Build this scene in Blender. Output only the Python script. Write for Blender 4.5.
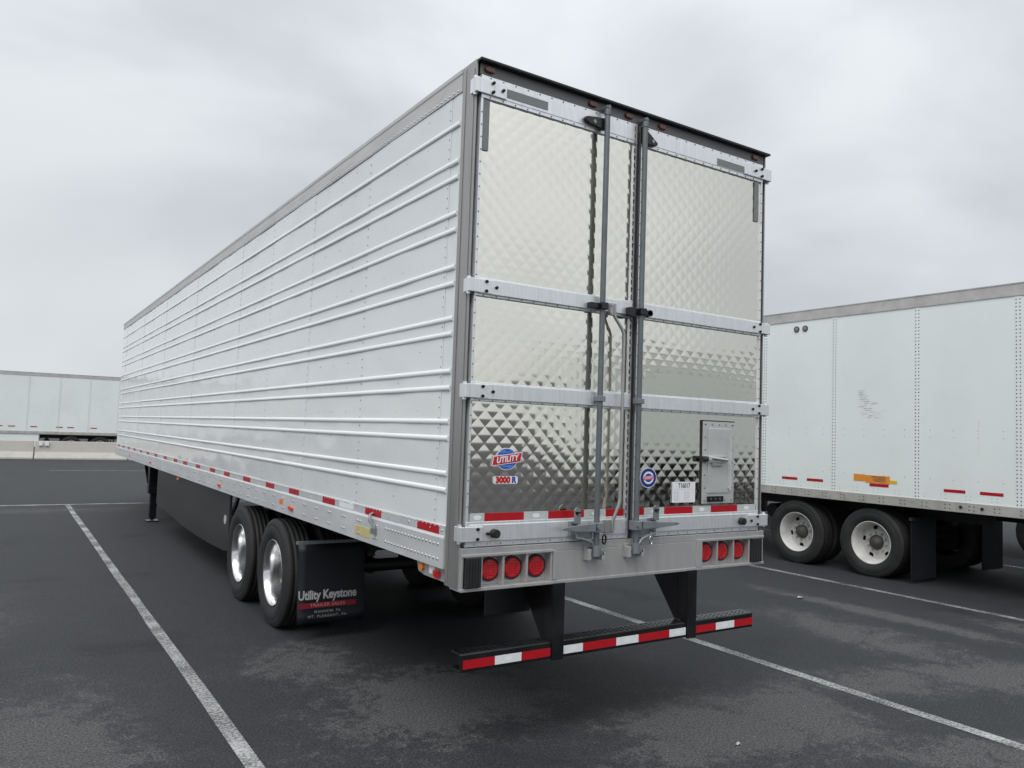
import bpy, bmesh, math, random
from mathutils import Vector, Matrix
random.seed(7)
for o in list(bpy.data.objects): bpy.data.objects.remove(o)
SC = bpy.context.scene
COL = SC.collection

# ------------------------------------------------------------------ camera
CAM_POS = Vector((-2.2345, -3.9295, 1.8858))
YAW, PITCH, ROLL, FPX = 0.5767, 0.0617, 0.0338, 778.69
cd = bpy.data.cameras.new('camera'); cam = bpy.data.objects.new('camera', cd); COL.objects.link(cam)
_f = Vector((math.sin(YAW)*math.cos(PITCH), math.cos(YAW)*math.cos(PITCH), math.sin(PITCH)))
_r = Vector((math.cos(YAW), -math.sin(YAW), 0)); _u = _r.cross(_f)
_c, _s = math.cos(ROLL), math.sin(ROLL)
_r2 = _c*_r + _s*_u; _u2 = -_s*_r + _c*_u
M = Matrix((( _r2.x, _u2.x, -_f.x, CAM_POS.x), (_r2.y, _u2.y, -_f.y, CAM_POS.y),
            (_r2.z, _u2.z, -_f.z, CAM_POS.z), (0, 0, 0, 1)))
cam.matrix_world = M
cd.sensor_width = 36; cd.lens = FPX/1024*36; cd.clip_end = 3000; cd.clip_start = 0.05
SC.camera = cam

# ------------------------------------------------------------------ sky (overcast) and sun
SUN_EL, SUN_AZ = math.radians(52), math.radians(230)
w = bpy.data.worlds.new('World'); SC.world = w; w.use_nodes = True
nt = w.node_tree; N = nt.nodes; Lk = nt.links
for n in list(N): N.remove(n)
def wn(t, **k):
    n = N.new(t)
    for a, b in k.items(): setattr(n, a, b)
    return n
out = wn('ShaderNodeOutputWorld'); bg = wn('ShaderNodeBackground'); bg.inputs[1].default_value = 0.1
sky = wn('ShaderNodeTexSky', sky_type='NISHITA'); sky.sun_disc = False
sky.sun_elevation = SUN_EL; sky.sun_rotation = SUN_AZ
tc = wn('ShaderNodeTexCoord')
mp = wn('ShaderNodeMapping'); mp.inputs['Scale'].default_value = (1.0, 1.0, 1.5); mp.inputs['Location'].default_value = (1.75, .4, .25)
n1 = wn('ShaderNodeTexNoise'); n1.inputs['Scale'].default_value = 2.1; n1.inputs['Detail'].default_value = 5; n1.inputs['Roughness'].default_value = .45; n1.inputs['Distortion'].default_value = .35
r1 = wn('ShaderNodeValToRGB')
r1.color_ramp.interpolation = 'EASE'
r1.color_ramp.elements[0].position = .36; r1.color_ramp.elements[0].color = (.56, .588, .62, 1)
r1.color_ramp.elements[1].position = .62; r1.color_ramp.elements[1].color = (.765, .795, .828, 1)
sep = wn('ShaderNodeSeparateXYZ')
mr = wn('ShaderNodeMapRange'); mr.inputs['From Min'].default_value = 0; mr.inputs['From Max'].default_value = 1
mr.inputs['To Min'].default_value = 9.0; mr.inputs['To Max'].default_value = 24.0
sc_ = wn('ShaderNodeVectorMath', operation='SCALE')
mx = wn('ShaderNodeMix', data_type='RGBA'); mx.inputs[0].default_value = .95
Lk.new(tc.outputs['Generated'], mp.inputs[0]); Lk.new(mp.outputs[0], n1.inputs['Vector']); Lk.new(n1.outputs['Fac'], r1.inputs[0])
Lk.new(tc.outputs['Generated'], sep.inputs[0]); pw = wn('ShaderNodeMath', operation='POWER', use_clamp=True); pw.inputs[1].default_value = 2.4
Lk.new(sep.outputs['Z'], pw.inputs[0]); Lk.new(pw.outputs[0], mr.inputs['Value'])
Lk.new(r1.outputs[0], sc_.inputs[0]); Lk.new(mr.outputs[0], sc_.inputs['Scale'])
Lk.new(sky.outputs[0], mx.inputs[6]); Lk.new(sc_.outputs[0], mx.inputs[7])
Lk.new(mx.outputs[2], bg.inputs[0]); Lk.new(bg.outputs[0], out.inputs[0])

sd = bpy.data.lights.new('sun', 'SUN'); sd.energy = 1.5; sd.angle = math.radians(35); sd.color = (1, .97, .93)
sun = bpy.data.objects.new('sun', sd); COL.objects.link(sun)
sdir = Vector((math.sin(SUN_AZ)*math.cos(SUN_EL), math.cos(SUN_AZ)*math.cos(SUN_EL), math.sin(SUN_EL)))
sun.rotation_euler = sdir.to_track_quat('Z', 'Y').to_euler(); sun.location = (-6, -8, 14)
SC.view_settings.view_transform = 'Standard'; SC.view_settings.look = 'None'; SC.view_settings.gamma = 1
SC.view_settings.exposure = 0.08

# ------------------------------------------------------------------ materials
MATS = {}
def mat(name, col, rough=.5, metal=0., var=.0, vscale=3., vstretch=(1, 1, 1), dirt=None, dirt_amt=0., dscale=2., bump=0., bscale=60., bstretch=(1, 1, 1),
        rvar=0., coat=0., spec=.5, emit=0.):
    m = bpy.data.materials.new(name); m.use_nodes = True; MATS[name] = m
    t = m.node_tree; b = t.nodes['Principled BSDF']
    b.inputs['Roughness'].default_value = rough; b.inputs['Metallic'].default_value = metal
    b.inputs['Base Color'].default_value = (*col, 1); b.inputs['Coat Weight'].default_value = coat; b.inputs['Coat Roughness'].default_value = .08
    b.inputs['Specular IOR Level'].default_value = spec
    if emit: b.inputs['Emission Color'].default_value = (*col, 1); b.inputs['Emission Strength'].default_value = emit
    co = t.nodes.new('ShaderNodeTexCoord')
    def noise(scale, stretch, detail=5, rgh=.6):
        mpn = t.nodes.new('ShaderNodeMapping'); mpn.inputs['Scale'].default_value = stretch
        t.links.new(co.outputs['Object'], mpn.inputs[0])
        nn = t.nodes.new('ShaderNodeTexNoise'); nn.inputs['Scale'].default_value = scale; nn.inputs['Detail'].default_value = detail; nn.inputs['Roughness'].default_value = rgh
        t.links.new(mpn.outputs[0], nn.inputs['Vector']); return nn.outputs['Fac']
    cur = None
    if var:
        f = noise(vscale, vstretch)
        r = t.nodes.new('ShaderNodeValToRGB'); r.color_ramp.elements[0].position = .3; r.color_ramp.elements[1].position = .7
        r.color_ramp.elements[0].color = (*[c*(1-var) for c in col], 1); r.color_ramp.elements[1].color = (*[min(1, c*(1+var)) for c in col], 1)
        t.links.new(f, r.inputs[0]); cur = r.outputs[0]
    if dirt:
        f = noise(dscale, vstretch, 8, .7)
        r = t.nodes.new('ShaderNodeMapRange'); r.inputs['From Min'].default_value = .5; r.inputs['From Max'].default_value = .75; r.inputs['To Max'].default_value = dirt_amt
        t.links.new(f, r.inputs['Value'])
        mxx = t.nodes.new('ShaderNodeMix'); mxx.data_type = 'RGBA'; t.links.new(r.outputs[0], mxx.inputs[0])
        if cur: t.links.new(cur, mxx.inputs[6])
        else: mxx.inputs[6].default_value = (*col, 1)
        mxx.inputs[7].default_value = (*dirt, 1); cur = mxx.outputs[2]
    if cur: t.links.new(cur, b.inputs['Base Color'])
    if rvar:
        f = noise(vscale*1.7, vstretch)
        r = t.nodes.new('ShaderNodeMapRange'); r.inputs['From Min'].default_value = .3; r.inputs['From Max'].default_value = .7
        r.inputs['To Min'].default_value = max(.02, rough-rvar); r.inputs['To Max'].default_value = rough+rvar
        t.links.new(f, r.inputs['Value']); t.links.new(r.outputs[0], b.inputs['Roughness'])
    if bump:
        f = noise(bscale, bstretch, 3, .5)
        bn = t.nodes.new('ShaderNodeBump'); bn.inputs['Strength'].default_value = 1; bn.inputs['Distance'].default_value = bump
        t.links.new(f, bn.inputs['Height']); t.links.new(bn.outputs[0], b.inputs['Normal'])
    return m
mat('white_paint', (.765, .792, .803), .16, 0, .02, 1.2, bump=.0040, bscale=3.2, bstretch=(1, 1, 1), coat=.6, dirt=(.66, .675, .68), dirt_amt=.25, dscale=.9)
mat('rib_paint', (.90, .91, .91), .22, 0, .02, 2, coat=.4)
mat('aluminium', (.66, .67, .68), .42, .35, .08, 5, (1, .4, 1), dirt=(.55, .55, .54), dirt_amt=.4, dscale=3, rvar=.1)
mat('strap_aluminium', (.83, .845, .86), .40, .7, .07, 22, (3, 1, .25), dirt=(.5, .51, .52), dirt_amt=.4, dscale=6, rvar=.08)
mat('stainless_quilt', (.88, .85, .77), .075, 1., .03, 1.5, rvar=.02)
mat('stainless_post', (.39, .382, .374), .36, .7, .12, 3, (6, 6, .5), dirt=(.30, .28, .26), dirt_amt=.5, dscale=3, rvar=.08)
mat('stainless_sill', (.49, .487, .48), .38, .45, .10, 2.6, (3, 1, .5), dirt=(.34, .32, .295), dirt_amt=.8, dscale=2.6, rvar=.1)
mat('galvanised', (.25, .275, .285), .48, .5, .15, 9, dirt=(.15, .16, .17), dirt_amt=.4)
mat('rod_steel', (.155, .172, .182), .45, .45, .15, 9, dirt=(.10, .105, .11), dirt_amt=.4)
mat('chrome', (.72, .72, .70), .15, 1.)
mat('dark_header', (.15, .145, .142), .45, .6, .15, 2, (.6, 2, 2), dirt=(.12, .115, .11), dirt_amt=.5)
mat('visor', (.022, .022, .023), .5, .3, .2, 4)
mat('black_rubber', (.018, .018, .019), .62, 0, .3, 6)
mat('black_paint', (.008, .008, .009), .25, 0, .3, 8, dirt=(.035, .035, .035), dirt_amt=.35, dscale=4)
mat('chassis_black', (.012, .012, .013), .55, 0, .3, 8)
mat('gap_black', (.006, .006, .006), .8)
mat('tyre', (.015, .015, .0155), .75, 0, .25, 5, dirt=(.05, .048, .045), dirt_amt=.4, dscale=3)
mat('tyre_dusty', (.030, .030, .030), .75, 0, .3, 5, dirt=(.10, .098, .092), dirt_amt=.6, dscale=3)
mat('polished_rim', (.72, .72, .72), .2, 1., .04, 6, rvar=.05)
mat('white_rim', (.60, .595, .57), .45, 0, .06, 6, dirt=(.22, .20, .17), dirt_amt=.6, dscale=5)
mat('hub_dark', (.07, .065, .06), .6, .3, .3, 12)
mat('mud_flap', (.004, .005, .009), .55, 0, .2, 5)
mat('skirt', (.020, .0205, .022), .30, 0, .25, 1.5, (1, .4, 1.5), dirt=(.05, .05, .05), dirt_amt=.5, dscale=1.4)
mat('red_tape', (.42, .006, .014), .32, 0, .10, 30)
mat('white_tape', (.50, .54, .53), .35, 0, .06, 30)
mat('bright_tape', (.72, .76, .76), .35, 0, .06, 30)
mat('grey_tape', (.19, .205, .205), .5, 0, .06, 20)
mat('red_lens', (.50, .004, .010), .12, 0, .12, 40, coat=.8)
mat('dark_red_lens', (.09, .004, .006), .2, coat=.6)
mat('amber', (.75, .20, .015), .25)
mat('orange_red', (.70, .07, .02), .25, coat=.5)
mat('orange_sticker', (.72, .27, .03), .5, 0, .1, 8)
mat('yellow_sticker', (.55, .46, .20), .55, 0, .2, 30)
mat('yellow_bright', (.72, .45, .03), .55)
mat('decal_white', (.80, .81, .83), .4)
mat('decal_blue', (.015, .075, .42), .35)
mat('decal_lightblue', (.12, .27, .72), .35)
mat('decal_navy', (.012, .028, .22), .35)
mat('decal_red', (.52, .015, .03), .35)
mat('decal_pink', (.72, .16, .18), .4)
mat('ink', (.05, .05, .07), .6)
mat('faint_ink', (.42, .44, .52), .6)
mat('flap_grey', (.42, .43, .44), .55)
mat('flap_red', (.22, .008, .024), .5)
mat('flap_pale', (.48, .20, .22), .5)
mat('flap_small', (.27, .275, .28), .55)
mat('van_white', (.785, .835, .82), .30, 0, .025, .7, dirt=(.68, .70, .69), dirt_amt=.35, dscale=.6, coat=.12, bump=.0015, bscale=1.6)
mat('van_rail', (.50, .485, .455), .5, .35, .12, 4, dirt=(.27, .25, .22), dirt_amt=.6, dscale=5)
mat('van_top_rail', (.50, .485, .47), .5, .25, .12, 4, dirt=(.26, .25, .24), dirt_amt=.5, dscale=5)
mat('van_rivet', (.10, .11, .13), .5, .4)
mat('rivet', (.62, .63, .64), .35, .8)
mat('rivet_dark', (.20, .205, .205), .5, .5)
mat('scuff', (.67, .685, .67), .6, 0, .25, 40)
mat('concrete', (.50, .48, .44), .85, 0, .10, 1.5, dirt=(.30, .285, .26), dirt_amt=.6, dscale=1.5, bump=.004, bscale=30)
mat('handle_steel', (.42, .42, .41), .35, .7, .1, 8)
mat('rail_steel', (.56, .55, .54), .45, .4, .1, 4, (1, .5, 3), dirt=(.42, .40, .38), dirt_amt=.5, dscale=3)
mat('hatch_steel', (.66, .665, .65), .34, .55, .08, 6, rvar=.06)
mat('paper', (.42, .42, .41), .8)
mat('roof', (.62, .63, .64), .5, .3)

# worn white stall paint: alpha wear lets the asphalt below show through
def paint_mat(name, lo, hi, col):
    m = bpy.data.materials.new(name); m.use_nodes = True; MATS[name] = m
    t = m.node_tree; b = t.nodes['Principled BSDF']; b.inputs['Roughness'].default_value = .75
    co = t.nodes.new('ShaderNodeTexCoord')
    n = t.nodes.new('ShaderNodeTexNoise'); n.inputs['Scale'].default_value = 55; n.inputs['Detail'].default_value = 4; n.inputs['Roughness'].default_value = .75
    n2 = t.nodes.new('ShaderNodeTexNoise'); n2.inputs['Scale'].default_value = 2.2; n2.inputs['Detail'].default_value = 5
    t.links.new(co.outputs['Object'], n.inputs['Vector']); t.links.new(co.outputs['Object'], n2.inputs['Vector'])
    a = t.nodes.new('ShaderNodeMath'); a.operation = 'MULTIPLY_ADD'; a.inputs[1].default_value = .55; t.links.new(n2.outputs['Fac'], a.inputs[0]); t.links.new(n.outputs['Fac'], a.inputs[2])
    r = t.nodes.new('ShaderNodeMapRange'); r.inputs['From Min'].default_value = lo; r.inputs['From Max'].default_value = hi
    t.links.new(a.outputs[0], r.inputs['Value']); t.links.new(r.outputs[0], b.inputs['Alpha'])
    rr = t.nodes.new('ShaderNodeValToRGB'); rr.color_ramp.elements[0].color = (*[c*.72 for c in col], 1); rr.color_ramp.elements[1].color = (*col, 1)
    t.links.new(n2.outputs['Fac'], rr.inputs[0]); t.links.new(rr.outputs[0], b.inputs['Base Color'])
paint_mat('stall_paint', .58, .94, (.47, .475, .47))
paint_mat('faded_paint', .62, 1.0, (.42, .425, .42))

def asphalt():
    m = bpy.data.materials.new('asphalt'); m.use_nodes = True; MATS['asphalt'] = m
    t = m.node_tree; b = t.nodes['Principled BSDF']
    nw = t.nodes.new; ln = t.links.new
    co = nw('ShaderNodeTexCoord').outputs['Object']
    def noise(s, d=6, r=.6, dist=0., off=(0, 0, 0), st=(1, 1, 1)):
        mpn = nw('ShaderNodeMapping'); mpn.inputs['Location'].default_value = off; mpn.inputs['Scale'].default_value = st; ln(co, mpn.inputs[0])
        n = nw('ShaderNodeTexNoise'); n.inputs['Scale'].default_value = s; n.inputs['Detail'].default_value = d; n.inputs['Roughness'].default_value = r; n.inputs['Distortion'].default_value = dist
        ln(mpn.outputs[0], n.inputs['Vector']); return n.outputs['Fac']
    def math_(op, a, bb=None, c=None):
        n = nw('ShaderNodeMath'); n.operation = op
        for i, v in enumerate((a, bb, c)):
            if v is None: continue
            if isinstance(v, (int, float)): n.inputs[i].default_value = v
            else: ln(v, n.inputs[i])
        return n.outputs[0]
    def maprange(v, a, bb, c=0., d=1.):
        n = nw('ShaderNodeMapRange'); n.inputs[1].default_value = a; n.inputs[2].default_value = bb; n.inputs[3].default_value = c; n.inputs[4].default_value = d
        n.interpolation_type = 'SMOOTHSTEP'; ln(v, n.inputs[0]); return n.outputs[0]
    def blob(x, y, rx, ry, rot=0.):
        mpn = nw('ShaderNodeMapping'); mpn.vector_type = 'TEXTURE'; mpn.inputs['Location'].default_value = (x, y, 0); mpn.inputs['Rotation'].default_value = (0, 0, rot)
        mpn.inputs['Scale'].default_value = (rx, ry, 1); ln(co, mpn.inputs[0])
        l = nw('ShaderNodeVectorMath'); l.operation = 'LENGTH'; ln(mpn.outputs[0], l.inputs[0])
        return maprange(l.outputs['Value'], 1.0, .1)
    big = noise(.55, 6, .6, .4)
    mid = noise(3.0, 8, .72, .5, (3, 1, 0))
    fine = noise(13, 7, .85, .5, (1, 7, 0))
    grit = noise(70, 3, .75)
    grit2 = noise(190, 2, .7)
    spk = noise(38, 2, .5, 0, (5, 2, 0))
    # dry, dusty patches: each with its own place on the lot
    dust = None
    for (x, y, rx, ry, rt, s) in ((.5, .95, 1.9, 1.4, .3, .34), (1.9, -.3, 2.1, 1.2, -.2, .31), (-.15, 2.2, .9, 1.2, 0, .26), (4.2, -.4, 2.1, .75, -.3, .31), (2.9, -1.4, 1.6, .6, -.5, .24),
                              (-1.9, 1.5, 1.0, 2.4, 0, .27), (6.08, 1.2, .36, 3.2, .03, .30), (5.0, .8, .9, 2.4, 0, .29), (-1.3, 14.3, 2.4, .9, 0, .28), (-2.4, 5, .9, 2.4, 0, .19), (2.2, 1.6, 1.3, .9, 0, .17), (5.5, 5, 1.5, 3, 0, .12), (6.9, -.2, .5, 1.6, .1, .26)):
        v = math_('MULTIPLY', blob(x, y, rx, ry, rt), s)
        dust = v if dust is None else math_('MAXIMUM', dust, v)
    field = math_('ADD', math_('MULTIPLY_ADD', mid, .62, math_('MULTIPLY', big, .42)), dust)
    field = math_('ADD', field, math_('MULTIPLY', math_('SUBTRACT', fine, .5), .75))
    pm = maprange(field, .69, .79)
    wide = maprange(field, .52, .80)
    dark = maprange(noise(.9, 6, .6, .6, (9, 4, 0)), .56, .70)
    g = maprange(grit, .34, .66, .45, 1.6)
    g = math_('MULTIPLY', g, math_('MULTIPLY_ADD', math_('SUBTRACT', grit2, .5), 2.4, 1.0))
    g = math_('MAXIMUM', g, .25)
    g = math_('ADD', g, maprange(spk, .64, .74, 0, .8))
    base = nw('ShaderNodeMix'); base.data_type = 'RGBA'; ln(math_('MULTIPLY', dark, .55), base.inputs[0])
    base.inputs[6].default_value = (.0300, .0318, .0352, 1); base.inputs[7].default_value = (.0150, .0157, .0173, 1)
    mxw = nw('ShaderNodeMix'); mxw.data_type = 'RGBA'; ln(math_('MULTIPLY', wide, .5), mxw.inputs[0]); ln(base.outputs[2], mxw.inputs[6]); mxw.inputs[7].default_value = (.052, .053, .055, 1)
    mx2 = nw('ShaderNodeMix'); mx2.data_type = 'RGBA'; ln(math_('MULTIPLY', pm, .8), mx2.inputs[0]); ln(mxw.outputs[2], mx2.inputs[6]); mx2.inputs[7].default_value = (.082, .083, .084, 1)
    vs = nw('ShaderNodeVectorMath'); vs.operation = 'SCALE'; ln(mx2.outputs[2], vs.inputs[0]); ln(g, vs.inputs['Scale'])
    ln(vs.outputs[0], b.inputs['Base Color'])
    ln(maprange(pm, 0, 1, .70, .92), b.inputs['Roughness'])
    b.inputs['Specular IOR Level'].default_value = .22
    bn = nw('ShaderNodeBump'); bn.inputs['Distance'].default_value = .005; bn.inputs['Strength'].default_value = .9
    ln(math_('ADD', grit, math_('MULTIPLY', spk, .6)), bn.inputs['Height']); ln(bn.outputs[0], b.inputs['Normal'])
asphalt()

# ------------------------------------------------------------------ mesh helpers
def stadium(c0, c1, hl, r, n=8):
    p = []
    for k in range(n+1): a = -math.pi/2+math.pi*k/n; p.append((c0+hl+r*math.cos(a), c1+r*math.sin(a)))
    for k in range(n+1): a = math.pi/2+math.pi*k/n; p.append((c0-hl+r*math.cos(a), c1+r*math.sin(a)))
    return p
class MB:
    def __init__(s):
        s.quilt_nx = 0; s.v = []; s.f = []; s.sm = []
    def add(s, vs, fs, smooth=False):
        b = len(s.v); s.v += [tuple(p) for p in vs]
        for f in fs: s.f.append([b+i for i in f]); s.sm.append(smooth)
        return s
    def box(s, x0, x1, y0, y1, z0, z1):
        v = [(x, y, z) for z in (z0, z1) for y in (y0, y1) for x in (x0, x1)]
        return s.add(v, [(0, 2, 3, 1), (4, 5, 7, 6), (0, 1, 5, 4), (2, 6, 7, 3), (0, 4, 6, 2), (1, 3, 7, 5)])
    def prism(s, pts, axis, a, b):
        """polygon pts extruded along axis; pts are the two other coordinates in x,y,z order"""
        n = len(pts)
        def P(p, t):
            q = list(p); q.insert('xyz'.index(axis), t); return tuple(q)
        v = [P(p, a) for p in pts]+[P(p, b) for p in pts]
        area = sum(pts[i][0]*pts[(i+1) % n][1]-pts[(i+1) % n][0]*pts[i][1] for i in range(n))
        flip = (area > 0) ^ (axis == 'y')
        if b < a: flip = not flip
        f = []
        for i in range(n):
            j = (i+1) % n; q = (i, j, n+j, n+i); f.append(q if flip else q[::-1])
        c0 = tuple(range(n)); c1 = tuple(range(n, 2*n))
        f += [c0[::-1], c1] if flip else [c0, c1[::-1]]
        return s.add(v, f)
    def cyl(s, p0, p1, r0, n=12, r1=None, smooth=True):
        r1 = r0 if r1 is None else r1
        p0, p1 = Vector(p0), Vector(p1); d = (p1-p0).normalized()
        a = d.orthogonal().normalized(); b = d.cross(a)
        ring = lambda p, r: [p+r*(math.cos(2*math.pi*i/n)*a+math.sin(2*math.pi*i/n)*b) for i in range(n)]
        s.add(ring(p0, r0)+ring(p1, r1), [(i, (i+1) % n, n+(i+1) % n, n+i) for i in range(n)], smooth)
        s.add(ring(p0, r0), [tuple(range(n))[::-1]]); s.add(ring(p1, r1), [tuple(range(n))])
        return s
    def tube(s, pts, r, n=10):
        pts = [Vector(p) for p in pts]; rings = []
        a = None
        for i, p in enumerate(pts):
            d = ((pts[min(i+1, len(pts)-1)]-pts[max(i-1, 0)])).normalized()
            a = d.orthogonal().normalized() if a is None else (a-d*a.dot(d)).normalized()
            b = d.cross(a)
            rings += [p+r*(math.cos(2*math.pi*k/n)*a+math.sin(2*math.pi*k/n)*b) for k in range(n)]
        f = [(i*n+k, i*n+(k+1) % n, (i+1)*n+(k+1) % n, (i+1)*n+k) for i in range(len(pts)-1) for k in range(n)]
        s.add(rings, f, True); s.add(rings[:n], [tuple(range(n))[::-1]]); s.add(rings[-n:], [tuple(range(n))])
        return s
    def lathe_x(s, prof, n=40, cy=0, cz=0, smooth=True, skip=None):
        """profile of (radius, x) spun round the x axis"""
        v = []
        for r, x in prof:
            for k in range(n):
                a = 2*math.pi*k/n; v.append((x, cy+r*math.cos(a), cz+r*math.sin(a)))
        f = []
        for i in range(len(prof)-1):
            for k in range(n):
                if skip and skip(i, k): continue
                f.append((i*n+k, (i+1)*n+k, (i+1)*n+(k+1) % n, i*n+(k+1) % n))
        return s.add(v, f, smooth)
    def rivet(s, p, nrm, r, h, n=6):
        p = Vector(p); nrm = Vector(nrm); a = nrm.orthogonal().normalized(); b = nrm.cross(a)
        R = lambda rr, hh: [p+nrm*hh+rr*(math.cos(2*math.pi*i/n)*a+math.sin(2*math.pi*i/n)*b) for i in range(n)]
        s.add(R(r, -.0005)+R(r*.6, h), [(i, (i+1) % n, n+(i+1) % n, n+i) for i in range(n)]+[tuple(range(n, 2*n))], True)
        return s
    def mesh(s, name):
        m = bpy.data.meshes.new(name); m.from_pydata(s.v, [], s.f); m.polygons.foreach_set('use_smooth', s.sm); m.update(); return m
    def build(s, name, material, parent=None, bevel=0, kind=None, label=None):
        o = bpy.data.objects.new(name, s.mesh(name)); COL.objects.link(o)
        o.data.materials.append(MATS[material])
        if parent is not None: put(o, parent)
        if bevel:
            b = o.modifiers.new('bevel', 'BEVEL'); b.width = bevel; b.segments = 2; b.limit_method = 'ANGLE'; b.angle_limit = math.radians(40)
        if kind: o['kind'] = kind
        if label: o['label'] = label
        return o
def put(o, parent):
    o.parent = parent
    root = parent
    while root.parent: root = root.parent
    # children carry coordinates of the root's own frame
    o.matrix_parent_inverse = Matrix.Identity(4)
def thing(name, label, cat, loc, rz=0, group=None):
    e = bpy.data.objects.new(name, None); COL.objects.link(e); e.location = loc; e.rotation_euler = (0, 0, rz); e.empty_display_size = .3
    e['label'] = label; e['category'] = cat
    if group: e['group'] = group
    return e
def tag(o, label, cat, group=None):
    o['label'] = label; o['category'] = cat
    if group: o['group'] = group
    return o
def copy_tree(o, parent=None):
    c = o.copy(); COL.objects.link(c)
    if parent is not None: c.parent = parent
    for ch in o.children: copy_tree(ch, c)
    return c
def text(body, size, material, name, parent, origin, xaxis, yaxis, extrude=.0006, bold=0., sx=1., space=1., shear=0.):
    cu = bpy.data.curves.new('t', 'FONT'); cu.body = body; cu.size = size; cu.align_x = 'CENTER'; cu.align_y = 'CENTER'
    cu.offset = bold; cu.extrude = extrude; cu.space_character = space; cu.shear = shear; cu.resolution_u = 3
    t = bpy.data.objects.new('t', cu); COL.objects.link(t)
    bpy.context.view_layer.update()
    me = bpy.data.meshes.new_from_object(t.evaluated_get(bpy.context.evaluated_depsgraph_get()))
    bpy.data.objects.remove(t); bpy.data.curves.remove(cu)
    X = Vector(xaxis).normalized(); Y = Vector(yaxis).normalized(); Z = X.cross(Y)
    Mx = Matrix(((X.x*sx, Y.x, Z.x, origin[0]), (X.y*sx, Y.y, Z.y, origin[1]), (X.z*sx, Y.z, Z.z, origin[2]), (0, 0, 0, 1)))
    me.transform(Mx); me.name = name; me.materials.clear(); me.materials.append(MATS[material])
    o = bpy.data.objects.new(name, me); COL.objects.link(o); put(o, parent); return o

# ------------------------------------------------------------------ the lot
g = MB(); g.add([(-700, -700, 0), (700, -700, 0), (700, 1500, 0), (-700, 1500, 0)], [(0, 1, 2, 3)])
tag(g.build('ground', 'asphalt', kind='structure'), 'dark asphalt lot with lighter dusty patches', 'ground')
def line(x0, x1, y0, y1, m, label, rz=None):
    l = MB(); n = 24; random.seed(int(abs(x0*100)+abs(y0*10)))
    long_y = abs(y1-y0) > abs(x1-x0); vs = []
    for i in range(n+1):
        t = i/n; j = random.uniform(-.006, .006); k = random.uniform(-.006, .006)
        if long_y: vs += [(x0+j, y0+(y1-y0)*t, .004), (x1+k, y0+(y1-y0)*t, .004)]
        else: vs += [(x0+(x1-x0)*t, y1+j, .004), (x0+(x1-x0)*t, y0+k, .004)]
    l.add(vs, [(2*i, 2*i+1, 2*i+3, 2*i+2) for i in range(n)])
    tag(l.build('parking_line', m, kind='structure'), label, 'parking line')
line(-1.005, -.912, -6, 15.4, 'stall_paint', 'worn white stall line left of the silver trailer')
line(3.25, 3.36, -8, 15.35, 'stall_paint', 'white stall line running under the right of the silver trailer')
line(7.29, 7.40, -8, 15.35, 'faded_paint', 'faded white stall line beside the white trailer at right')
line(11.45, 11.55, -8, 15.35, 'faded_paint', 'faded white stall line beyond the white trailer at right')
line(-30, 22, 15.41, 15.56, 'stall_paint', 'white cross line at the head of the stalls')
line(-.75, 12, 27.75, 27.9, 'faded_paint', 'faded white line in front of the concrete barriers')

# ------------------------------------------------------------------ wheels (axis x, outer face at x = 0, inward is +x)
def tyre_mesh():
    R = .502; p = [(.298, .035), (.315, .026), (.345, .010), (.39, .0), (.43, .004), (.446, .012), (.452, .009), (.468, .018), (.484, .024), (R-.004, .032), (R, .04)]
    x = .04
    for k in range(4):
        a = .075+k*.043
        p += [(R, a), (R-.013, a+.002), (R-.013, a+.009), (R, a+.011)]
    p += [(R, .24), (R-.004, .248), (.472, .262), (.43, .276), (.39, .28), (.345, .27), (.298, .245)]
    b = MB(); b.lathe_x(p, 56, smooth=True); return b.mesh('tyre')
TYRE = tyre_mesh()
for e_ in TYRE.polygons: pass
def rim_mesh(steel):
    b = MB()
    if steel:
        b.lathe_x([(.297, .06), (.310, .036), (.311, .028), (.304, .024), (.296, .034), (.286, .05), (.276, .075), (.268, .10), (.264, .19), (.252, .212)], 40)
        n = 40
        hole = lambda i, k: i == 1 and (k % 8) in (0, 1)
        b.lathe_x([(.252, .212), (.238, .208), (.188, .196), (.172, .19), (.12, .185), (.05, .185)], n, skip=hole)
    else:
        b.lathe_x([(.297, .05), (.309, .034), (.311, .024), (.305, .018), (.297, .026), (.285, .048), (.277, .08), (.270, .12), (.266, .19), (.262, .205)], 48)
        hole = lambda i, k: i == 1 and (k % 5) in (0, 1)
        b.lathe_x([(.262, .205), (.245, .21), (.215, .198), (.18, .188), (.12, .185), (.05, .185)], 50, skip=hole)
    return b.mesh('rim')
RIM = {0: rim_mesh(False), 1: rim_mesh(True)}
def hub_mesh(steel):
    x0 = .185 if steel else .185
    b = MB()
    b.lathe_x([(.108, x0), (.105, x0-.03), (.088, x0-.034), (.080, x0-.060), (.066, x0-.066), (.060, x0-.078), (.02, x0-.081), (.0, x0-.081)], 24)
    return b.mesh('hub')
HUB = {0: hub_mesh(False), 1: hub_mesh(True)}
def lug_mesh(steel):
    x0 = .187 if steel else .187
    b = MB()
    for k in range(10):
        a = 2*math.pi*(k+.3)/10
        y, z = .143*math.cos(a), .143*math.sin(a)
        b.cyl((x0, y, z), (x0-.035, y, z), .018, 6, .015, False)
    return b.mesh('lug_nut')
LUG = {0: lug_mesh(False), 1: lug_mesh(True)}
def drum_mesh():
    b = MB(); b.cyl((.23, 0, 0), (.50, 0, 0), .215, 24); return b.mesh('brake_drum')
DRUM = drum_mesh()
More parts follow.
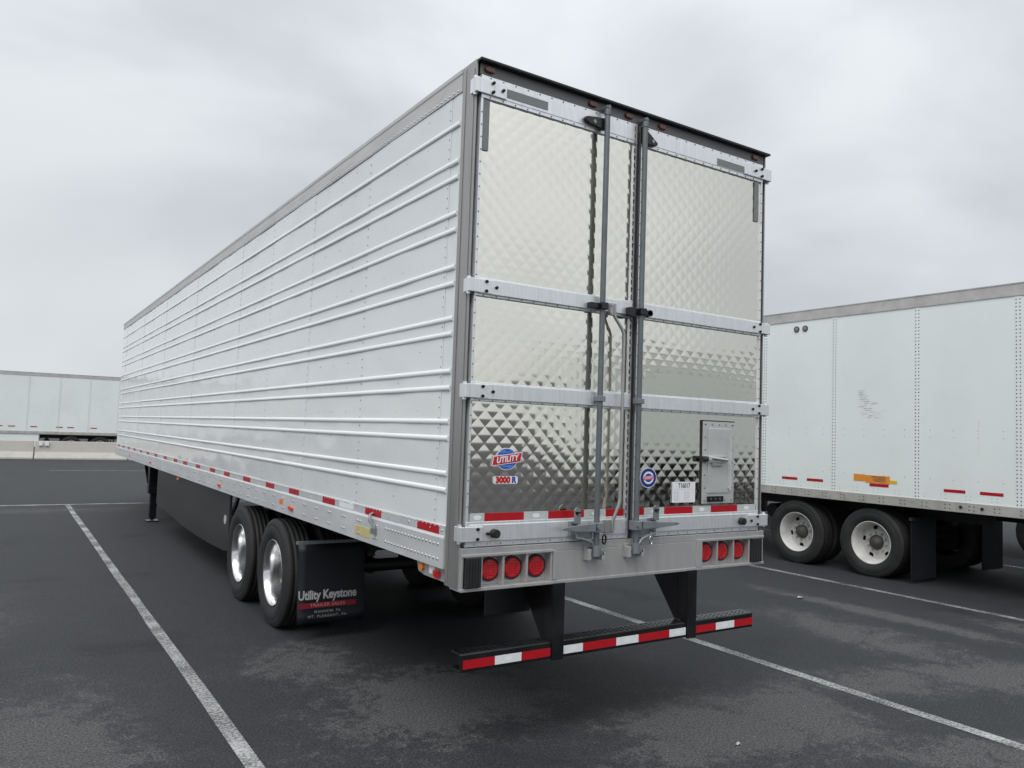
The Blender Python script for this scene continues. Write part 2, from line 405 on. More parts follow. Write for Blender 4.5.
def wheel(parent, x, y, mirror, steel, zc):
    rz = math.pi if mirror else 0
    w_ = bpy.data.objects.new('wheel', RIM[steel]); COL.objects.link(w_); put(w_, parent); w_.location = (x, y, zc); w_.scale = (1, zc/.492, zc/.492); w_.rotation_euler = (random.uniform(0, 1), 0, rz)
    def sub(name, me, loc=(0, 0, 0), rot=(0, 0, 0)):
        o = bpy.data.objects.new(name, me); COL.objects.link(o); put(o, w_); o.location = loc; o.rotation_euler = rot; return o
    if not RIM[steel].materials:
        RIM[0].materials.append(MATS['polished_rim']); RIM[1].materials.append(MATS['white_rim'])
        HUB[0].materials.append(MATS['hub_dark']); HUB[1].materials.append(MATS['hub_dark'])
        LUG[0].materials.append(MATS['galvanised']); LUG[1].materials.append(MATS['van_rail'])
        DRUM.materials.append(MATS['chassis_black'])
    sub('tyre', TYRE); sub('tyre', TYRE, (.33, 0, 0))
    sub('hub', HUB[steel]); sub('lug_nuts', LUG[steel])['kind'] = 'stuff'; sub('brake_drum', DRUM)
    return w_
TYRE.materials.append(MATS['tyre'])

def undercarriage(T, y1, y2, W, zfloor, steel):
    """tandem slider: frame rails, axles, springs, brake chambers, wheels"""
    for x in (.80, W-.88):
        MB().box(x, x+.08, y1-1.3, y2+1.3, .84, .99).build('slider_rail', 'chassis_black', T)
    for y in (y1, y2):
        a = MB().cyl((.30, y, .496), (W-.30, y, .496), .064, 14)
        a.build('axle', 'chassis_black', T)
        for x in (.80, W-.88):
            MB().prism([(y-.30, .64), (y-.05, .56), (y+.38, .60), (y+.38, .66), (y-.05, .64), (y-.30, .72)], 'x', x, x+.08).build('trailing_arm', 'chassis_black', T)
            MB().prism([(y+.26, .84), (y+.46, .84), (y+.42, .56), (y+.32, .56)], 'x', x-.03, x+.11).build('hanger', 'chassis_black', T)
            MB().cyl((x+.04, y-.26, .70), (x+.04, y-.26, .84), .10, 14).build('air_spring', 'black_rubber', T)
            MB().cyl((x+.25 if x < 1 else x-.12, y+.18, .46), (x+.25 if x < 1 else x-.12, y+.40, .46), .085, 14).build('brake_chamber', 'chassis_black', T)
        xo = .03 if steel else -.045; zc = .482 if steel else .490
        wheel(T, xo, y, False, steel, zc); wheel(T, W-xo, y, True, steel, zc)
    c = MB()
    y = .35
    while y < 15.8:
        c.box(.05, W-.05, y, y+.06, zfloor-.10, zfloor); y += .305
    c.build('floor_cross_members', 'chassis_black', T)
    MB().cyl((.75, y2+1.0, .70), (W-.75, y2+1.0, .70), .12, 16).build('air_tank', 'chassis_black', T)

def landing_gear(T, y, x0, W):
    for x in (x0, W-x0-.16):
        l = MB().box(x-.02, x+.16, y-.09, y+.09, .52, 1.05).box(x+.02, x+.14, y-.06, y+.06, .06, .52)
        lg = l.build('landing_leg', 'black_paint', T, .006)
        MB().box(x-.03, x+.19, y-.11, y+.11, .0, .022).box(x+.05, x+.11, y-.05, y+.05, .03, .09).build('foot', 'black_paint', lg)
        MB().prism([(y+.05, .70), (y+.09, .70), (y+.62, 1.05), (y+.54, 1.05)], 'x', x-.03, x+.03).build('brace', 'black_paint', lg)
    MB().cyl((x0+.16, y, .80), (W-x0-.16, y, .80), .025, 10).build('cross_shaft', 'chassis_black', T)

# ------------------------------------------------------------------ the silver refrigerated trailer
W, H, LEN = 2.60, 4.10, 16.15
T = thing('refrigerated_trailer', 'long refrigerated trailer with ribbed white side and quilted stainless rear doors', 'trailer', (0, 0, 0))
ZB, ZT = 1.31, 3.962
SEAM = [.163]+[.29+1.262*k for k in range(0, 13)]+[LEN-.03]
for a, b in zip(SEAM[:-1], SEAM[1:]):
    # sheets lap one over the next: each is a thin slab with a 2 mm step at the seam
    k = SEAM.index(a)
    d = .0025 if k % 2 else .0
    p = MB(); ny, nz = 14, 30
    vs = []; fs = []
    random.seed(k*13+5)
    ph = [random.uniform(0, 6.28) for _ in range(8)]
    for j in range(nz+1):
        for i in range(ny+1):
            y = a+.0012+(b-a-.0024)*i/ny; z = ZB+(ZT-ZB)*j/nz
            e = math.sin(math.pi*i/ny)
            wv = .0024*e*(math.sin(z*9+ph[0])*math.sin((y-a)*5+ph[1])+.7*math.sin(z*17+ph[2]+y)*math.sin((y-a)*10+ph[3]))
            vs.append((-d+wv, y, z))
    for j in range(nz):
        for i in range(ny):
            q = j*(ny+1)+i; fs.append((q, q+ny+1, q+ny+2, q+1))
    p.add(vs, fs, True)
    q = len(vs)
    p.add([(-d, a+.0012, ZB), (.03, a+.0012, ZB), (.03, a+.0012, ZT), (-d, a+.0012, ZT)], [(0, 1, 2, 3)])
    p.add([(-d, b-.0012, ZB), (.03, b-.0012, ZB), (.03, b-.0012, ZT), (-d, b-.0012, ZT)], [(3, 2, 1, 0)])
    p.build('side_panel', 'white_paint', T)
MB().box(.012, .03, .19, LEN-.03, ZB, ZT).build('side_backing', 'gap_black', T)
MB().box(W-.03, W, .19, LEN-.03, ZB, ZT).build('side_wall', 'white_paint', T)
RIBZ = [3.762, 3.53, 3.429, 3.205, 3.102, 2.874, 2.772, 2.558, 2.465, 2.239, 2.138, 1.936, 1.835, 1.626, 1.527]
for z in RIBZ:
    r = MB(); n = 9; vs = []; pr = []
    for i in range(n):
        a = math.pi*i/(n-1); pr.append((-.002-.011*math.sin(a)**.8, z+.0165*math.cos(a)))
    for y in (.178, LEN-.06): vs += [(x, y, zz) for x, zz in pr]
    r.add(vs, [(i, i+1, n+i+1, n+i) for i in range(n-1)], True)
    r.add(vs[:n], [tuple(range(n))[::-1]]); r.add(vs[n:], [tuple(range(n))])
    r.build('side_rib', 'rib_paint', T)
# rails
MB().prism([(-.008, 3.955), (-.008, 4.06), (-.012, 4.07), (-.012, 4.094), (.05, 4.098), (.05, 3.955)], 'y', .163, LEN).build('top_rail', 'rail_steel', T)
MB().box(W-.05, W+.01, .17, LEN, 3.955, 4.094).build('top_rail', 'aluminium', T)
MB().prism([(-.010, 1.262), (-.010, 1.318), (.02, 1.318), (.02, 1.245), (.02, 1.085), (.05, 1.078), (.05, 1.068), (-.018, 1.068), (-.018, 1.245)], 'y', .163, LEN).build('bottom_rail', 'aluminium', T)
MB().box(W-.05, W+.012, .19, LEN, 1.068, 1.318).build('bottom_rail', 'aluminium', T)
MB().box(.03, W-.03, .1, LEN-.02, 4.06, 4.092).build('roof', 'roof', T)
MB().box(.03, W-.03, .25, LEN-.02, 1.20, 1.30).build('floor', 'chassis_black', T)
MB().box(0, W, LEN-.03, LEN+.02, 1.07, 4.09).build('front_wall', 'white_paint', T)
# rivets of the left side: too small to pick apart
rv = MB(); NX = (-1, 0, 0)
for k, s in enumerate(SEAM[1:-1]):
    z = ZB+.03
    while z < ZT-.02:
        if min(abs(z-q) for q in RIBZ) > .022: rv.rivet((-.003, s+.02, z), NX, .0048, .003)
        z += .062
for k in range(len(SEAM)-2):
    for f in (.25, .5, .75):
        y = SEAM[k+1]+1.262*f
        if y > LEN-.1: continue
        z = ZB+.12
        while z < ZT-.05:
            if min(abs(z-q) for q in RIBZ) > .022: rv.rivet((-.001, y, z), NX, .0040, .003)
            z += .19
rv.build('panel_rivets', 'rivet_dark', T, kind='stuff')
rv = MB()
y = .21
while y < LEN-.05:
    rv.rivet((-.012, y, 3.972), NX, .006, .004); rv.rivet((-.014, y+.02, 1.309), NX, .005, .003); y += .055
y = .23
while y < LEN-.1:
    for dy in ((0, .045) if y > 1.0 else (0, .05, .1, .15)):
        rv.rivet((-.018, y+dy, 1.118), NX, .010, .006); rv.rivet((-.018, y+dy, 1.205), NX, .010, .006)
    y += .305 if y > .7 else .2
for y in (.2, .35, .65, .95): rv.rivet((-.010, y, 1.29), NX, .008, .005)
rv.build('rail_rivets', 'rivet', T, kind='stuff')
# conspicuity tape along the rail
reds = [(.237, .525), (1.088, 1.366), (1.984, 2.262), (2.875, 3.155), (3.622, 3.90), (4.488, 4.775), (5.384, 5.65), (6.12, 6.39), (6.99, 7.26), (7.862, 8.145), (8.604, 8.888), (9.498, 9.783), (10.41, 10.695), (11.3, 11.58), (12.15, 12.43), (13.0, 13.28), (13.86, 14.14), (14.72, 15.0), (15.5, 15.78)]
for i, (a, b) in enumerate(reds):
    MB().box(-.0125, -.009, a, b, 1.264, 1.314).build('red_reflective_tape', 'red_tape', T)
    if i+1 < len(reds):
        c = reds[i+1][0]; m_ = (b+c)/2
        MB().box(-.0122, -.009, m_-.0, c-.02, 1.266, 1.312).build('white_reflective_tape', 'white_tape', T)
MB().box(-.0126, -.009, 1.60, 1.88, 1.266, 1.312).build('shipping_sticker', 'decal_white', T)
MB().box(-.0205, -.018, 1.25, 1.52, 1.105, 1.170).build('yellow_sticker', 'yellow_sticker', T)
MB().box(-.0205, -.018, 3.30, 3.40, 1.145, 1.190).build('amber_reflector', 'amber', T)
for y, z in ((3.04, 1.138), (5.81, 1.135), (8.4, 1.03), (11.02, 1.145), (13.7, 1.145)):
    MB().prism(stadium(y, z, .04, .018), 'x', -.035, -.018).build('side_marker_light', 'orange_red', T, .004)
MB().tube([(-.016, 1.215, 1.285), (-.045, 1.20, 1.275), (-.05, 1.185, 1.235), (-.028, 1.16, 1.20), (-.03, 1.15, 1.16)], .011, 8).box(-.05, -.015, 1.13, 1.17, 1.15, 1.19).build('door_hold_back_hook', 'galvanised', T)
# bolster between rail and rear frame, with lights
MB().prism([(.19, .985), (.19, 1.066), (.56, 1.066), (.53, 1.0), (.45, .985)], 'x', .012, .05).build('bolster', 'stainless_sill', T)
MB().cyl((.012, .468, 1.033), (-.006, .468, 1.033), .022, 12).build('side_marker_light', 'amber', T)
MB().box(.005, .012, .30, .375, 1.01, 1.065).build('small_plate', 'decal_white', T)
MB().cyl((.012, .30, 1.025), (-.012, .24, 1.022), .022, 10).build('side_marker_light', 'red_lens', T)

# rear frame
for s in (0, 1):
    X = (lambda x: x) if not s else (lambda x: W-x)
    p = MB()
    a, b = sorted((X(-.004), X(.007))); p.box(a, b, 0.0, .162, .975, 4.10)
    a, b = sorted((X(.0072), X(.07))); MB().box(a, b, .05, .155, 1.22, 4.008).build('post_return', 'gap_black', T)
    a, b = sorted((X(-.009), X(-.004))); p.box(a, b, .02, .05, 1.24, 4.05).box(a, b, .12, .155, 1.0, 4.08)
    p.build('corner_post', 'stainless_post', T, .004)
hd = MB().box(.022, W-.022, .0, .15, 4.012, 4.084)
hd.build('header', 'dark_header', T, .003)
MB().prism([(-.040, 4.085), (-.040, 4.100), (.162, 4.106), (.162, 4.086)], 'x', .004, W+.012).build('header_visor', 'visor', T, .002)
for x in (.084, .878, 1.192, 1.50, 2.475):
    MB().prism(stadium(x, 4.05, .018, .017), 'y', -.016, 0).build('clearance_light', 'dark_red_lens', T, .004)
MB().box(.02, W-.02, .045, .075, 1.21, 4.01).build('door_jamb', 'gap_black', T)

# sill with recessed lamp boxes
S_ = MB()
S_.box(-.002, W+.002, -.03, .16, 1.165, 1.213)
S_.box(.648, 1.888, -.03, -.005, .975, 1.165)
S_.box(-.002, W+.002, -.034, .10, .965, .985)
S_.box(-.002, .648, .03, .05, .985, 1.165); S_.box(1.888, W+.002, .03, .05, .985, 1.165)
for x in (.0, .128, .280, .448, .630): S_.box(x, x+.016, -.028, .03, .985, 1.165)
for x in (1.940, 2.100, 2.270, 2.440, 2.584): S_.box(x, x+.014, -.028, .03, .985, 1.165)
S_.box(.645, .672, -.037, -.0305, .99, 1.17); S_.box(1.888, 1.942, -.037, .03, .985, 1.165); S_.box(.0, .645, -.037, -.0305, 1.160, 1.178); S_.box(1.888, W, -.037, -.0305, 1.160, 1.178)
S_.build('rear_sill', 'stainless_sill', T, .003)
for x in (.02, 2.458):
    b = MB().box(x, x+.104, -.05, .02, .988, 1.160)
    for k in range(5): b.box(x+.008+k*.019, x+.018+k*.019, -.056, -.05, .992, 1.156)
    b.build('dock_bumper', 'black_rubber', T, .003)
for x in (.218, .378, .553, 2.030, 2.199, 2.368):
    r = MB(); n = 28
    r.cyl((x, .031, 1.075), (x, .018, 1.075), .071, n)
    t_ = r.build('tail_light', 'black_rubber', T, .004)
    l = MB(); l.cyl((x, .018, 1.075), (x, .012, 1.075), .060, n, .057); l.cyl((x, .012, 1.075), (x, .0095, 1.075), .057, n, .030)
    l.build('lens', 'red_lens', t_)
    q = MB()
    for i in range(-3, 4):
        for j in range(-3, 4):
            if i*i+j*j < 11: q.rivet((x+i*.0145, .0108, 1.075+j*.0145), (0, -1, 0), .006, .002)
    q.build('lens_optics', 'red_lens', t_, kind='stuff')
MB().box(.36, .70, .28, .292, .735, .97).build('under_plate', 'skirt', T)

# doors
YD = -.012
def quilt(x0, x1, z0, z1, seed, bulge):
    b = MB(); st = .1/10; nx = int(round((x1-x0)/st)); nz = int(round((z1-z0)/st)); vs = []; fs = []
    random.seed(seed); ph = [random.uniform(0, 6.28) for _ in range(6)]
    for j in range(nz+1):
        z = z0+(z1-z0)*j/nz
        for i in range(nx+1):
            x = x0+(x1-x0)*i/nx
            u = (i+j)/10*math.pi; v = (i-j)/10*math.pi
            h = .00085*abs(math.sin(u)*math.sin(v))
            ex = math.sin(math.pi*i/nx); ez = math.sin(math.pi*j/nz)
            h += .0013*ex**.5*ez**.5*(math.sin(2.6*x+1.9*z+ph[0])+.6*math.sin(4.1*z-2.2*x+ph[1])) + bulge*ex*ez
            vs.append((x, YD-h, z))
    for j in range(nz):
        for i in range(nx):
            q = j*(nx+1)+i
            # split along the crease that crosses this cell
            if (i+j+1) % 10 == 0 or ((i-j) % 10 and (i+j) % 2): fs += [(q, q+1, q+nx+1), (q+1, q+nx+2, q+nx+1)]
            else: fs += [(q, q+1, q+nx+2), (q, q+nx+2, q+nx+1)]
    b.quilt_nx = nx
    b.add(vs, fs, True); return b
BARS = [(2.690, 2.778), (2.073, 2.162)]
def hinge(D, x_out, x_in, z0, z1, bolts):
    a, b = sorted((x_out, x_in))
    io = .0302 if x_out < 1 else -.0302
    a, b = sorted((x_out+io, x_in)); s = MB().box(a, b, -.0395, -.030, z0, z1)
    s.box(*sorted((x_out, x_out+(.03 if x_out < 1 else -.03))), -.040, .035, z0, z1)
    s.cyl((x_out+(.012 if x_out < 1 else -.012), -.008, z0-.012), (x_out+(.012 if x_out < 1 else -.012), -.008, z1+.012), .013, 10)
    h = s.build('hinge', 'strap_aluminium', D, .003)
    return h
def door(xa, xb, side, seed):
    sgn = 1 if side == 0 else -1
    D = MB().box(xa, xb, -.006, .044, 1.218, 4.002).build('rear_door', 'strap_aluminium', T)
    xo = xa if side == 0 else xb
    # quilted skins between the straps
    for k, (z0, z1) in enumerate(((2.778, 3.862), (2.162, 2.690), (1.410, 2.073))):
        qb = quilt(xa+.014, xb-.022 if side == 0 else xb-.014, z0, z1, seed+k*5, (.003, .003, .0005)[k]); qo = qb.build('quilted_skin', 'stainless_quilt', D)
        # crisp pressed creases: shading breaks along the diagonals
        w1 = qb.quilt_nx+1; me = qo.data
        at = me.attributes.new('sharp_edge', 'BOOLEAN', 'EDGE') if 'sharp_edge' not in me.attributes else me.attributes['sharp_edge']
        fl = []
        for e in me.edges:
            (ja, ia), (jb, ib) = divmod(e.vertices[0], w1), divmod(e.vertices[1], w1)
            fl.append(abs(ia-ib) == 1 and abs(ja-jb) == 1 and ((ia+ja == ib+jb and (ia+ja) % 10 == 0) or (ia-ja == ib-jb and (ia-ja) % 10 == 0)))
        at.data.foreach_set('value', fl)
    # edge extrusions, head strip, straps, foot strip
    we = (.016, .026) if side == 0 else (.026, .016)
    MB().box(xa, xa+we[0], -.024, -.008, 1.216, 4.002).build('door_edge', 'strap_aluminium', D, .002)
    MB().box(xb-we[1], xb, -.024, -.008, 1.216, 4.002).build('door_edge', 'strap_aluminium', D, .002)
    MB().box(xa+.001, xb-.001, -.027, -.008, 3.862, 3.999).box(xa+.026, xb-.026, -.030, -.027, 3.884, 3.974).build('head_strip', 'strap_aluminium', D, .002)
    for z0, z1 in BARS:
        MB().box(xa+.001, xb-.001, -.028, -.008, z0-.014, z1+.010).box(xa+.026, xb-.026, -.044, -.028, z0, z1).build('strap', 'strap_aluminium', D, .003)
    MB().box(xa+.001, xb-.001, -.027, -.008, 1.2175, 1.362).box(xa+.026, xb-.026, -.036, -.027, 1.248, 1.345).build('foot_strip', 'strap_aluminium', D, .003)
    r = MB(); NY = (0, -1, 0)
    x = xa+.06
    while x < xb-.04:
        for z in (3.990, 3.872): r.rivet((x, -.027, z), NY, .006, .004)
        for z0, z1 in BARS: r.rivet((x, -.028, z0-.007), NY, .005, .003)
        r.rivet((x, -.027, 1.232), NY, .005, .003); x += .09
    z = 1.45
    while z < 3.85:
        for xx in (xa+.008, xb-.012): r.rivet((xx, -.024, z), NY, .0055, .004)
        z += .075
    r.build('door_rivets', 'rivet_dark', D, kind='stuff')
    # hinges
    xh = -.024 if side == 0 else W+.026
    for z0, z1 in ((3.885, 3.975), *BARS, (1.250, 1.335)):
        o = hinge(D, xh, (.19 if z0 > 3.8 else .13) if side == 0 else W-(.28 if z0 > 3.8 else .19), z0+(.004 if 2 < z0 < 3 else 0), z1-(.004 if 2 < z0 < 3 else 0), 3)
        if 2 < z0 < 3 or z0 < 2:
            o.location.y -= .006
    for z0, z1 in ((3.885, 3.975), *BARS, (1.250, 1.335)):
        for dx, dz in ((.085, .028), (.085, -.028), (.155, .0)):
            MB().cyl((xh+sgn*dx+sgn*.03, -.040, (z0+z1)/2+dz), (xh+sgn*dx+sgn*.03, -.054, (z0+z1)/2+dz), .010, 6).build('hinge_bolt', 'gap_black', D)
    return D
DL = door(.021, 1.252, 0, 3)
DR = door(1.292, W-.058, 1, 21)
MB().box(1.252, 1.262, -.034, .02, 1.22, 3.998).build('door_gasket', 'black_rubber', DL)
gk = MB(); z = 1.25
while z < 3.98: gk.box(1.2275, 1.2345, -.0275, -.024, z, z+.030); z += .05
gk.build('gasket_clips', 'black_rubber', DL, kind='stuff')

# conspicuity strip at the door foot and grey corner tape
def door_tape(D, segs):
    for a, b, m_ in segs:
        MB().box(a, b, -.0225, -.008, 1.363, 1.409).build('red_reflective_tape' if m_ == 'red_tape' else 'white_reflective_tape', m_, D)
        if m_ != 'red_tape' and b-a > .06:
            c = (a+b)/2; o = MB(); n = 16
            o.add([(c+.028*math.cos(2*math.pi*i/n), -.0232, 1.386+.014*math.sin(2*math.pi*i/n)) for i in range(n)], [tuple(range(n))])
            o.build('tape_mark', 'decal_white', D)
door_tape(DL, [(.052, .146, 'white_tape'), (.146, .424, 'red_tape'), (.424, .604, 'white_tape'), (.604, .884, 'red_tape'), (.884, 1.062, 'white_tape'), (1.062, 1.214, 'red_tape')])
door_tape(DR, [(1.318, 1.395, 'red_tape'), (1.395, 1.579, 'white_tape'), (1.579, 1.853, 'red_tape'), (1.853, 2.036, 'white_tape'), (2.036, 2.313, 'red_tape'), (2.313, 2.512, 'white_tape')])
MB().box(.196, .50, -.0322, -.030, 3.902, 3.955).build('corner_tape', 'grey_tape', DL)
MB().box(.0395, .083, -.0215, -.016, 3.55, 3.858).build('corner_tape', 'grey_tape', DL)
MB().box(2.03, 2.322, -.0322, -.030, 3.890, 3.940).build('corner_tape', 'grey_tape', DR)
MB().box(2.455, 2.50, -.0225, -.016, 3.55, 3.855).build('corner_tape', 'grey_tape', DR)

# lock rods
def rod(D, x, dirn):
    r = MB().cyl((x, -.078, 1.17), (x, -.078, 4.01), .0185, 14)
    r.build('lock_rod', 'rod_steel', D)
    k = MB().box(x-.018, x+.018, -.094, -.03, 4.011, 4.030).box(x+.020, x+.034, -.07, -.001, 4.014, 4.05).cyl((x, -.078, 3.97), (x, -.078, 4.005), .022, 12)
    k.build('top_cam', 'rod_steel', D, .003)
    # anti-rack plate, dark triangle below the header
    ar = [(-.0, 3.955), (-.0, 3.875), (-.13, 3.893), (-.165, 3.91), (-.165, 3.928), (-.14, 3.938)] if dirn < 0 else [(0, 3.99), (0, 3.872), (.115, 3.872), (.135, 3.882), (.135, 3.897)]
    MB().prism([(x+dx, zz) for dx, zz in ar], 'y', -.060, -.034).build('anti_rack_plate', 'black_paint', D, .003)
    MB().cyl((x+dirn*.09, -.060, 3.912 if dirn < 0 else 3.90), (x+dirn*.09, -.064, 3.912 if dirn < 0 else 3.90), .013, 12).build('plate_bolt', 'galvanised', D)
    # guide at the upper strap
    MB().box(*sorted((x-.028, x+.028)), -.108, -.044, 2.69, 2.735).box(*sorted((x+dirn*.02, x+dirn*.10)), -.085, -.044, 2.695, 2.730).build('rod_guide', 'black_paint', D, .003)
    MB().box(x-.026, x+.026, -.104, -.044, 2.10, 2.135).build('rod_guide', 'galvanised', D, .003)
    # bottom cam and keeper on the sill
    MB().cyl((x, -.078, 1.19), (x, -.078, 1.125), .03, 12).box(x-.02, x+.05, -.10, -.055, 1.13, 1.165).build('bottom_cam', 'galvanised', D, .003)
    kp = MB().box(x-.065, x+.06, -.042, -.031, 1.095, 1.185).box(x-.065, x-.04, -.085, -.042, 1.10, 1.17).box(x+.035, x+.06, -.10, -.042, 1.10, 1.15)
    kp.build('keeper', 'stainless_sill', T, .003)
    # clamp, handle, hasp
    MB().box(x-.034, x+.034, -.112, -.044, 1.275, 1.335).cyl((x-.01, -.112, 1.305), (x-.01, -.122, 1.305), .012, 8).build('handle_clamp', 'galvanised', D, .004)
    h0 = x+dirn*.02; L_ = .28 if dirn < 0 else .35
    hb = MB().prism([(h0, 1.335), (h0+dirn*.15, 1.325), (h0+dirn*(L_-.03), 1.318), (h0+dirn*L_, 1.308), (h0+dirn*(L_-.03), 1.298), (h0+dirn*.15, 1.285), (h0, 1.28)], 'y', -.112, -.098)
    hb.build('lock_handle', 'galvanised', D, .003)
    hx = x+dirn*.165
    MB().box(hx-.030, hx+.030, -.062, -.036, 1.255, 1.345).box(hx-.024, hx+.024, -.096, -.084, 1.335, 1.41).cyl((hx, -.084, 1.41), (hx, -.096, 1.41), .024, 14).box(hx-.024, hx+.024, -.095, -.062, 1.335, 1.35).build('handle_hasp', 'galvanised', D, .003)
    MB().cyl((hx, -.096, 1.395), (hx, -.104, 1.395), .008, 8).build('hasp_bolt', 'chrome', D)
    MB().tube([(hx-dirn*.01, -.075, 1.27), (hx+dirn*.0, -.08, 1.245), (hx-dirn*.06, -.085, 1.235), (hx-dirn*.12, -.085, 1.215), (x-dirn*-.03, -.08, 1.185), (x, -.078, 1.165)], .011, 8).build('handle_lever', 'galvanised', D)
    MB().prism([(hx-dirn*.02, 1.285), (x+dirn*.02, 1.285), (x+dirn*.02, 1.235), (hx-dirn*.02, 1.245)], 'y', -.062, -.037).build('handle_plate', 'galvanised', D, .003)
rod(DL, .944, -1)
rod(DR, 1.276, 1)
MB().box(1.17, 1.225, -.085, -.044, 2.675, 2.735).build('rod_guide', 'black_paint', DL, .003)
MB().cyl((1.355, -.044, 2.712), (1.355, -.085, 2.712), .022, 12).build('rubber_stop', 'black_rubber', DR)
MB().tube([(1.39+.012*math.cos(t), -.10, 1.205+.028*math.sin(t)) for t in [i*math.pi/6 for i in range(13)]], .004, 6).build('padlock_loop', 'chrome', DR)
MB().tube([(1.015+.014*math.cos(t), -.07, 1.225+.03*math.sin(t)) for t in [i*math.pi/6 for i in range(13)]], .006, 6).build('chain_link', 'black_paint', DL)
# grab handle: rod cranked away from its brackets
MB().tube([(1.058, -.062, 2.735), (1.058, -.062, 2.665), (1.075, -.066, 2.64), (1.112, -.078, 2.585), (1.128, -.080, 2.55), (1.130, -.080, 2.2), (1.130, -.080, 1.48), (1.124, -.080, 1.445), (1.092, -.070, 1.36), (1.085, -.066, 1.33), (1.085, -.066, 1.27)], .0115, 10).build('grab_handle', 'handle_steel', DL)
MB().box(1.02, 1.072, -.066, -.044, 2.665, 2.745).cyl((1.03, -.066, 2.73), (1.03, -.074, 2.73), .009, 8).cyl((1.03, -.066, 2.68), (1.03, -.074, 2.68), .009, 8).build('handle_bracket', 'handle_steel', DL, .003)
MB().box(1.03, 1.10, -.062, -.036, 1.262, 1.345).build('handle_bracket', 'handle_steel', DL, .003)
# rubber door stops on the foot strip
for D, x in ((DL, .205), (DR, 2.335)):
    MB().cyl((x, -.036, 1.293), (x, -.074, 1.293), .027, 18, .025).cyl((x, -.074, 1.293), (x, -.079, 1.293), .017, 14).build('door_stop', 'black_rubber', D)

# access hatch in the right door
MB().box(1.936, 2.264, -.0295, -.008, 1.425, 2.012).build('hatch_frame', 'hatch_steel', DR, .003)
MB().box(1.984, 2.214, -.036, -.030, 1.50, 1.962).build('hatch_door', 'hatch_steel', DR, .004)
MB().box(1.931, 1.9355, -.024, -.008, 1.42, 2.018).box(1.936, 2.264, -.031, -.008, 2.012, 2.018).build('hatch_seal', 'black_rubber', DR)
hr = MB()
for x in (1.96, 2.03, 2.10, 2.17, 2.24):
    for z in (1.988, 1.448): hr.rivet((x, -.030, z), (0, -1, 0), .007, .004)
for k in range(1, 7):
    for x in (1.96, 2.24): hr.rivet((x, -.030, 1.448+.09*k), (0, -1, 0), .007, .004)
hr.build('hatch_rivets', 'rivet_dark', DR, kind='stuff')
MB().box(2.185, 2.228, -.042, -.036, 1.53, 1.90).cyl((2.21, -.044, 1.52), (2.21, -.044, 1.91), .010, 8).build('hatch_hinge', 'hatch_steel', DR, .002)
MB().box(1.95, 2.16, -.056, -.036, 1.715, 1.765).cyl((1.99, -.062, 1.75), (2.15, -.062, 1.735), .014, 10).box(2.02, 2.12, -.05, -.036, 1.69, 1.715).build('hatch_latch', 'chrome', DR, .004)
MB().cyl((1.905, -.050, 1.742), (1.958, -.050, 1.742), .021, 14).build('latch_knob', 'black_rubber', DR, .004)
MB().box(1.985, 2.15, -.0375, -.030, 1.438, 1.478).build('hatch_vent', 'black_paint', DR, .002)
hv = MB()
for x in (2.02, 2.065, 2.11): hv.cyl((x, -.0375, 1.458), (x, -.041, 1.458), .010, 10)
hv.build('vent_screws', 'chrome', DR)

# decals --------------------------------------------------------------
def ell(cx, cz, rx, rz, y, th=.0012, n=36):
    b = MB(); b.prism([(cx+rx*math.cos(2*math.pi*i/n), cz+rz*math.sin(2*math.pi*i/n)) for i in range(n)], 'y', y, y+th); return b
def para(cx, cz, hw, hh, skew, y, th=.001):
    return MB().prism([(cx-hw-hh*.25, cz-hh-skew*hw), (cx+hw-hh*.1, cz-hh+skew*hw), (cx+hw+hh*.25, cz+hh+skew*hw), (cx-hw+hh*.1, cz+hh-skew*hw)], 'y', y, y+th)
Y0 = -.0185
lx, lz = .290, 1.725
ell(lx, lz, .077, .066, Y0).build('decal_edge', 'decal_white', DL)
ell(lx, lz, .072, .0615, Y0-.0008).build('decal_globe', 'decal_blue', DL)
gl = MB()
for k in (-.042, -.022, .022, .042):
    hw = .072*math.sqrt(max(0, 1-(k/.0615)**2)); gl.prism([(lx-hw*.92, lz+k-.0035), (lx+hw*.92, lz+k-.0035), (lx+hw*.92, lz+k+.0035), (lx-hw*.92, lz+k+.0035)], 'y', Y0-.0016, Y0-.0010)
for rx in (.028, .052):
    n = 24; pts = [(lx+rx*math.cos(2*math.pi*i/n), Y0-.0019, lz+.058*math.sin(2*math.pi*i/n)) for i in range(n+1)]
    gl.tube(pts, .0018, 4)
gl.build('decal_grid', 'decal_lightblue', DL)
para(lx+.002, lz, .101, .030, .13, Y0-.0034).build('decal_banner_edge', 'decal_white', DL)
para(lx+.002, lz, .096, .0255, .13, Y0-.0042).build('decal_banner', 'decal_red', DL)
text('UTILITY', .049, 'decal_white', 'decal_lettering', DL, (lx+.002, Y0-.0052, lz-.001), (1, 0, .13), (0, 0, 1), .0006, .0016, .88, 1.02, .12)
def rrect(x0, x1, z0, z1, y, m_, name, D, r=.012):
    pts = []
    for (cx, cz, a0) in ((x1-r, z1-r, 0), (x0+r, z1-r, 90), (x0+r, z0+r, 180), (x1-r, z0+r, 270)):
        for k in range(5):
            a = math.radians(a0+k*22.5); pts.append((cx+r*math.cos(a), cz+r*math.sin(a)))
    MB().prism(pts, 'y', y, y+.0012).build(name, m_, D)
rrect(.202, .374, 1.578, 1.623, Y0, 'decal_white', 'model_decal', DL)
text('3000', .050, 'decal_red', 'decal_lettering', DL, (.268, Y0-.0010, 1.600), (1, 0, 0), (0, 0, 1), .0005, .0032, 1.0, 1.02)
